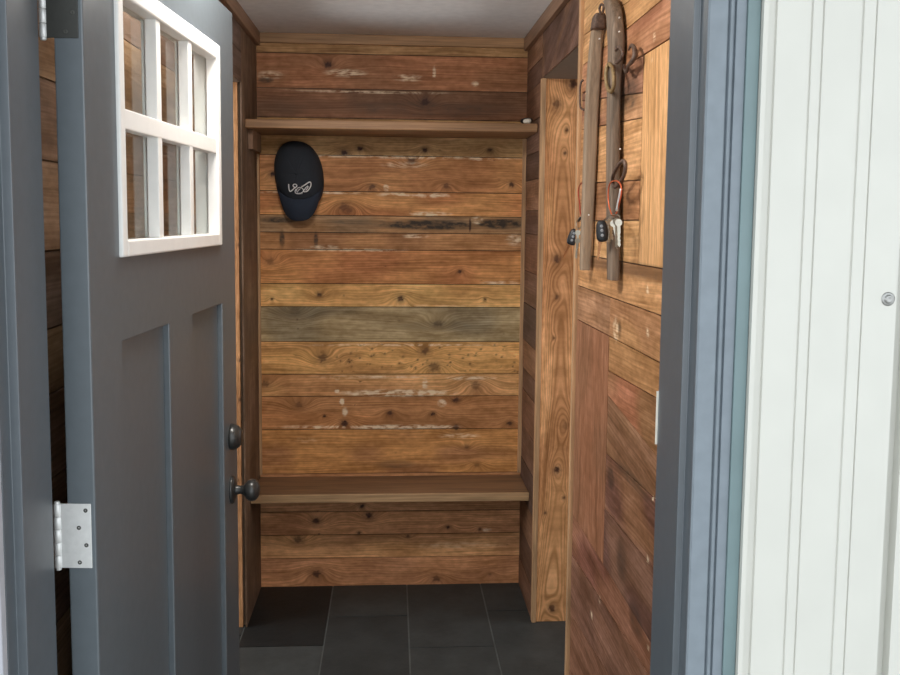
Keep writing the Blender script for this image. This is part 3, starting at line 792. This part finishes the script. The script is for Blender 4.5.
nT, nP = 72, 26
vs = []
for j in range(nP+1):
    ph = math.pi/2*j/nP
    for i in range(nT):
        th = 2*math.pi*i/nT
        p_ = crown_pt(th, ph)
        seam = min(abs(((th/(math.pi/3)+.5) % 1)-.5), 1)*60
        if seam < 2 and j > 2: p_ = p_+Vector((0, .0022*(1-seam/2), 0))
        wr_ = .004*math.sin(5*th+2)*math.cos(ph)*math.sin(ph*3)
        vs.append(p_+Vector((0, wr_, 0)))
fs = [(j*nT+i, j*nT+(i+1) % nT, (j+1)*nT+(i+1) % nT, (j+1)*nT+i) for j in range(nP) for i in range(nT)]
cr = MB().add(vs, fs, True).build('crown', M_CAP, cap)
# back opening arch with strap at the top of the hung cap
st_pts = [cc+Vector((.052*math.cos(a), -.062-.014*math.sin(a), .070+.042*math.sin(a))) for a in np.linspace(0, math.pi, 9)]
MB().tube([cc+Vector((0, -AXy-.0005, .0))+Vector((0, 0, .0)), cc+Vector((0, -AXy-.003, 0))], .006, 12, sub=2).build('button', M_CAP, cap)
# brim: curved plate hanging down from the crown's lower front
nb, na = 14, 30; top_ = []; 
for j in range(nb+1):
    b_ = j/nb
    for i in range(na+1):
        a_ = -1+2*i/na
        wid = .104
        rad = math.sqrt(max(0, 1-a_*a_))
        xx = cc.x+.006+a_*wid*(1-.16*b_**1.3)
        zt_ = 1.842-.020-.085*rad
        zb2 = 1.79-.145*(max(0, 1-abs(a_)**2.6))**.5
        zz_ = zt_*(1-b_)+min(zb2, zt_)*b_
        yy_ = YB-.006-.106*(1-b_)*(.30+.70*rad)-.085*b_*(.25+.75*rad)-.012*math.sin(b_*math.pi)*rad
        top_.append(Vector((xx, yy_, zz_)))
n_ = (nb+1)*(na+1); vs = top_+[p_+Vector((0, .004, 0)) for p_ in top_]; W_ = na+1
fs = []
for j in range(nb):
    for i in range(na):
        q = (j*W_+i, j*W_+i+1, (j+1)*W_+i+1, (j+1)*W_+i); fs.append(q); fs.append(tuple(k_+n_ for k_ in q[::-1]))
bd = [i for i in range(W_)]+[j*W_+na for j in range(1, nb+1)]+[nb*W_+i for i in range(na-1, -1, -1)]+[j*W_ for j in range(nb-1, 0, -1)]
for k_ in range(len(bd)): a_, b_ = bd[k_], bd[(k_+1) % len(bd)]; fs.append((a_, b_, b_+n_, a_+n_))
MB().add(vs, fs, True).build('brim', M_BRIM, cap)


def crown_hit(x, y):
    v = ray(x, y); best = None
    t0, t1 = 3.6, 4.1
    def f(t_):
        q = CP+v*t_-cc
        az = AXzt if q.z > 0 else AXzb
        yn = abs(min(q.y, 0)/AXy)**(1/.8) if q.y < 0 else 0
        return (abs((q.x+.10*q.z)/AXx)**(2/.88)+abs(q.z/az)**(2/.88))+yn**2-1
    prev = f(t0)
    for k_ in range(200):
        t_ = t0+(t1-t0)*(k_+1)/200; c_ = f(t_)
        if prev > 0 >= c_:
            lo, hi = t_-(t1-t0)/200, t_
            for _ in range(20):
                m_ = (lo+hi)/2
                if f(m_) > 0: lo = m_
                else: hi = m_
            return CP+v*lo
        prev = c_
    return CP+v*3.84


def stroke(pts): return [crown_hit(283+a/26.5, 175+b/26.5)+Vector((0, -.0012, 0)) for a, b in pts]


lg = MB()
for pts, r_ in (([(150, 240), (155, 340), (170, 410), (200, 435), (250, 400), (300, 350), (355, 310), (368, 275), (330, 245), (285, 250), (265, 280), (290, 318), (335, 335)], .0024),
                ([(345, 375), (320, 425), (330, 475), (400, 485), (475, 478), (535, 435), (535, 380), (480, 335), (410, 335), (365, 380), (345, 440)], .0018),
                ([(375, 460), (410, 405), (465, 360)], .0016),
                ([(490, 315), (560, 275), (630, 230), (695, 190), (738, 205), (740, 275), (700, 360), (640, 430), (570, 445), (535, 420)], .0026),
                ([(545, 420), (600, 340), (655, 295), (660, 330), (600, 410)], .0020), ([(350, 500), (430, 505), (520, 490)], .0008)):
    lg.tube(stroke(pts), r_, 6, sub=3)
lg.build('embroidered_logo', M_THREAD, cap)['label'] = 'white stitched squiggle logo'

# ================================================================ HAMES
def hx(x, y, X): return on(0, X, x, y)


def hame_body(mb, secs, n=16):
    """secs: (pixel x centre, pixel y, X centre, half depth in X, half width in Y)"""
    rings = []
    pts = [(hx(sx_, sy_, X), hX, hY) for sx_, sy_, X, hX, hY in secs]
    P_ = []
    for i in range(len(pts)-1):
        for k_ in range(5):
            t_ = k_/5; q = pts[max(0, i-1)][0], pts[i][0], pts[i+1][0], pts[min(len(pts)-1, i+2)][0]
            p_ = .5*((2*q[1])+(-q[0]+q[2])*t_+(2*q[0]-5*q[1]+4*q[2]-q[3])*t_*t_+(-q[0]+3*q[1]-3*q[2]+q[3])*t_**3)
            P_.append((p_, pts[i][1]*(1-t_)+pts[i+1][1]*t_, pts[i][2]*(1-t_)+pts[i+1][2]*t_))
    P_.append(pts[-1]); vs = []
    for p_, a_, b_ in P_:
        for k_ in range(n):
            t_ = 2*math.pi*(k_+.5)/n; cx2 = math.copysign(abs(math.cos(t_))**.36, math.cos(t_)); sy2 = math.copysign(abs(math.sin(t_))**.36, math.sin(t_))
            vs.append(p_+Vector((cx2*a_, sy2*b_, 0)))
    m_ = len(P_)
    fs = [(i*n+k_, i*n+(k_+1) % n, (i+1)*n+(k_+1) % n, (i+1)*n+k_) for i in range(m_-1) for k_ in range(n)]
    fs += [tuple(range(n))[::-1], tuple(range((m_-1)*n, m_*n))]
    return mb.add(vs, fs, True)


# left hame (further in)
h1_ = empty('harness_hame', hx(586, 270, .56)); tag(h1_, 'weathered wooden horse hame hanging left on the right wall, square iron cap on top', 'hame', None)
hb = hame_body(MB(), [(597, 26, .562, .013, .016), (595.5, 45, .562, .016, .018), (594, 70, .562, .018, .018), (591.5, 110, .562, .018, .018), (590, 150, .562, .018, .018), (588.5, 190, .562, .017, .018), (586.5, 235, .562, .016, .018), (585.2, 262, .562, .015, .017), (585, 270, .562, .014, .016)])
hb.build('body', M_HAME, h1_)
hame_body(MB(), [(599.5, 14, .562, .012, .015), (599, 18, .562, .017, .020), (598.0, 28, .562, .019, .022), (597.8, 30, .562, .015, .019)]).build('iron_cap', M_IRON, h1_)
MB().tube([hx(601, 14, .562), hx(599.5, 9, .560), hx(601, 4.5, .560), hx(603.5, 6, .560), hx(603, 12, .562)], .0035, 8).build('ring', M_IRON, h1_)
MB().tube([hx(583, 80, .553), hx(580.5, 84, .548), hx(579.8, 95, .548), hx(580.5, 107, .548), hx(584, 110, .553)], .0032, 8).build('staple', M_IRON, h1_)
# right hame (nearer), strapped with iron
h2_ = empty('harness_hame', hx(613, 280, .56)); tag(h2_, 'weathered wooden horse hame hanging right, curled top with iron hooks', 'hame', None)
hb = hame_body(MB(), [(608, 0, .562, .010, .022), (611, 3, .562, .013, .032), (614, 14, .562, .015, .035), (615.5, 32, .562, .016, .036), (616, 50, .562, .016, .034), (614.5, 72, .562, .014, .030), (613.5, 100, .562, .013, .029), (613, 150, .562, .013, .029), (613, 200, .562, .013, .028), (613, 250, .562, .0125, .026), (613, 274, .562, .012, .024), (613, 280, .562, .011, .023)])
hb.build('body', M_HAMEB, h2_)
MB().tube([hx(609, 64, .545), hx(606, 72, .540), hx(607, 86, .540), hx(611, 92, .543), hx(614, 84, .543), hx(613, 70, .543)], .0052, 8, closed=True).build('oval_loop', M_RUST, h2_)['label'] = 'yellowish rusty oval loop'
MB().tube([hx(616, 50, .548), hx(619, 47, .540), hx(622.5, 51, .536), hx(622, 57, .536), hx(618, 62, .540), hx(616, 63, .548)], .0042, 8).build('staple', M_IRON, h2_)
MB().tube([hx(624, 66, .570), hx(626.5, 72, .560), hx(628, 66, .556), hx(631.5, 62, .556), hx(634.8, 56, .560), hx(634.5, 49, .562), hx(631.5, 45, .562), hx(628.5, 50, .560)], [.005, .0045, .004, .0055, .0065, .006, .004, .002], 10).build('hook', M_IRON, h2_)['label'] = 'curved iron hook on the near side'
MB().tube([hx(613, 184, .545), hx(613, 176, .538), hx(618, 166, .536), hx(623, 161, .538), hx(625.5, 165, .540), hx(624, 175, .540), hx(619, 184, .538), hx(615, 187, .540)], .0048, 10, closed=True).build('lower_ring', M_IRON, h2_)['label'] = 'long slanted iron ring near the lower end'
for (x_, y_) in ((616.5, 20), (616.5, 34), (617.5, 150), (598, 40), (587.5, 215)):
    par = h2_ if x_ > 605 else h1_
    p_ = hx(x_, y_, .553); 
    MB().lathe(p_+Vector((0, -.028 if par is h2_ else -.018, 0)), (0, -1, 0), [(-.004, .002), (.0015, .0022), (.003, .0008)], 8).build('nail', M_STEEL, par)


# ================================================================ KEYS
def flat_shape(mb, pts3, nrm_, th):
    n = len(pts3); nn = Vector(nrm_).normalized()*th/2
    vs = [Vector(p_)+nn for p_ in pts3]+[Vector(p_)-nn for p_ in pts3]
    fs = [tuple(range(n)), tuple(range(n, 2*n))[::-1]]+[(i, (i+1) % n, n+(i+1) % n, n+i) for i in range(n)]
    return mb.add(vs, fs)


def view_basis(X, x, y):
    """sideways and up directions of something hanging free and turned to the door"""
    return Vector((math.cos(R(12)), -math.sin(R(12)), 0)), Vector((0, 0, 1))


def key(top, ang, L_, mat, parent, turn=0.0, label=None, bow=.0085):
    sd = Vector((math.cos(turn), -math.sin(turn), 0)); dn = (Vector((0, 0, -1))*math.cos(ang)+sd*math.sin(ang)); rt = (sd*math.cos(ang)+Vector((0, 0, 1))*math.sin(ang))
    n_ = sd.cross(Vector((0, 0, 1)))
    pts = []
    for a in np.linspace(-2.6, 2.6, 15): pts.append((bow*math.sin(a), bow*.95-bow*math.cos(a)))
    # down the shaft, one toothed side
    w_ = .0036
    sh_ = [(w_, bow*1.9), (w_, L_*.5), (w_*.4, L_*.55), (w_*.9, L_*.62), (w_*.3, L_*.69), (w_*.9, L_*.76), (w_*.4, L_*.83), (w_*.8, L_*.9), (0, L_), (-w_, L_*.93), (-w_, bow*1.9)]
    body = [(bow*math.sin(a), bow-bow*math.cos(a)) for a in np.linspace(-2.75, 2.75, 17)][::-1]
    outline = body[:0]
    circ = [(bow*math.sin(a), bow-bow*math.cos(a)) for a in np.linspace(-2.78, 2.78, 19)]
    outline = circ+sh_
    mb = MB(); flat_shape(mb, [top+rt*u_+dn*v_ for u_, v_ in outline], n_, .0022)
    o = mb.build('key', mat, parent, fix=False)
    if label: o['label'] = label
    return o


def fob(cx2, cy2, X, hw, hh, tilt, parent):
    c = hx(cx2, cy2, X); sd, u_ = Vector((math.cos(R(14)), -math.sin(R(14)), 0)), Vector((0, 0, 1)); n_ = sd.cross(u_)
    r_ = u_*math.cos(tilt)+sd*math.sin(tilt); q_ = sd*math.cos(tilt)-u_*math.sin(tilt)
    rings = []; nn = 28; vs = []
    lay = [(-1, .80), (-.7, .95), (0, 1.0), (.7, .95), (1, .80)]
    for dpt, sc2 in lay:
        for k_ in range(nn):
            a = 2*math.pi*k_/nn; x_ = math.copysign(abs(math.cos(a))**.65, math.cos(a))*hw*sc2; y_ = math.copysign(abs(math.sin(a))**.65, math.sin(a))*hh*sc2
            x_ *= (1-.12*(y_/hh))
            vs.append(c+q_*x_+r_*y_+n_*(.0068*dpt))
    fs = [(j*nn+k_, j*nn+(k_+1) % nn, (j+1)*nn+(k_+1) % nn, (j+1)*nn+k_) for j in range(len(lay)-1) for k_ in range(nn)]
    fs += [tuple(range(nn))[::-1], tuple(range(4*nn, 5*nn))]
    f = MB().add(vs, fs, True).build('key_fob', M_FOB, parent); f['label'] = 'black car key fob'
    nrm2 = n_ if n_.y < 0 else -n_
    for k_, yy in enumerate((.45, .05, -.4)):
        MB().lathe(c+r_*(hh*yy)+nrm2*.0062, nrm2, [(0, .0042), (.0008, .0040), (.0012, .003)], 14, sc=(1, 1)).build('button', M_FOBG, f)
    return c, r_, q_, nrm2


def carabiner(pts, X, r_, mat, parent):
    MB().tube([hx(x_, y_, X) for x_, y_ in pts], r_, 8, closed=True).build('carabiner', mat, parent)


# near bunch, hung on the long ring of the right hame
k1 = empty('key_bunch', hx(613, 248, .530)); tag(k1, 'bunch of silver keys and black fob on an orange carabiner, hung on the right hame', 'keys', None)
Xc = .528
carabiner([(614, 181), (610, 183.5), (608.3, 192), (608.8, 204), (611.2, 213), (613.5, 215.5), (616.5, 213), (619, 204), (621.3, 194), (621, 186), (618, 181.5)], Xc, .0018, M_ORANGE, k1)
MB().tube([hx(621, 189, Xc-.001), hx(619.4, 198, Xc-.001), hx(616.9, 210.5, Xc-.001)], .0034, 8).build('gate', M_STEEL, k1)['label'] = 'silver carabiner gate'
MB().tube([hx(604, 220.5, Xc), hx(608, 217, Xc-.004), hx(614, 214.6, Xc-.004), hx(619.5, 216, Xc), hx(619, 220, Xc+.004), hx(612, 219.5, Xc+.004)], .0012, 6, closed=True).build('split_ring', M_KEY, k1)
c, r1, q1, n1 = fob(602, 231, Xc-.002, .0150, .0275, R(-6), k1)
key(hx(600.0, 241, Xc-.001), R(-4), .050, M_COPPER, k1, R(10), 'coppery car key blade', .005)
for (x_, y_, a_, L_, tn_) in ((609.5, 219, R(10), .052, 0), (613, 220, R(14), .062, R(20)), (616.5, 218, R(2), .072, R(5)), (618.5, 219, R(4), .066, R(25)), (612, 223, R(-8), .050, R(-15))):
    key(hx(x_, y_, Xc-.003+.002*random.Random(x_).random()), a_, L_, M_KEY, k1, tn_)
# far bunch, hung behind the left hame
k2 = empty('key_bunch', hx(577, 262, .565)); tag(k2, 'smaller bunch with black fob on a dark red carabiner, half behind the left hame', 'keys', None)
Xd = .568
carabiner([(581.5, 183), (579, 187), (578.3, 194), (579.6, 203), (580.3, 212), (582.4, 217), (585, 214), (587.5, 202), (587, 190), (584.5, 183)], Xd, .0018, M_RED, k2)
MB().tube([hx(582, 217, Xd), hx(578.2, 218.5, Xd), hx(576.5, 224, Xd), hx(578, 229, Xd), hx(581, 226, Xd)], .0013, 6, closed=True).build('split_ring', M_KEY, k2)
MB().tube([hx(580.5, 218, Xd-.002), hx(578.6, 221, Xd-.002)], .0035, 8, sub=2).build('cord_knot', M_FOB, k2)
fob(573, 237, Xd-.001, .0155, .0265, R(16), k2)
key(hx(569.2, 245, Xd), R(-24), .050, M_COPPER, k2, R(0), 'coppery car key blade', .005)
key(hx(578.0, 230, Xd-.002), R(0), .058, M_KEY, k2, R(25)); key(hx(577.8, 238, Xd-.004), R(-3), .064, M_KEY, k2, R(35), None)
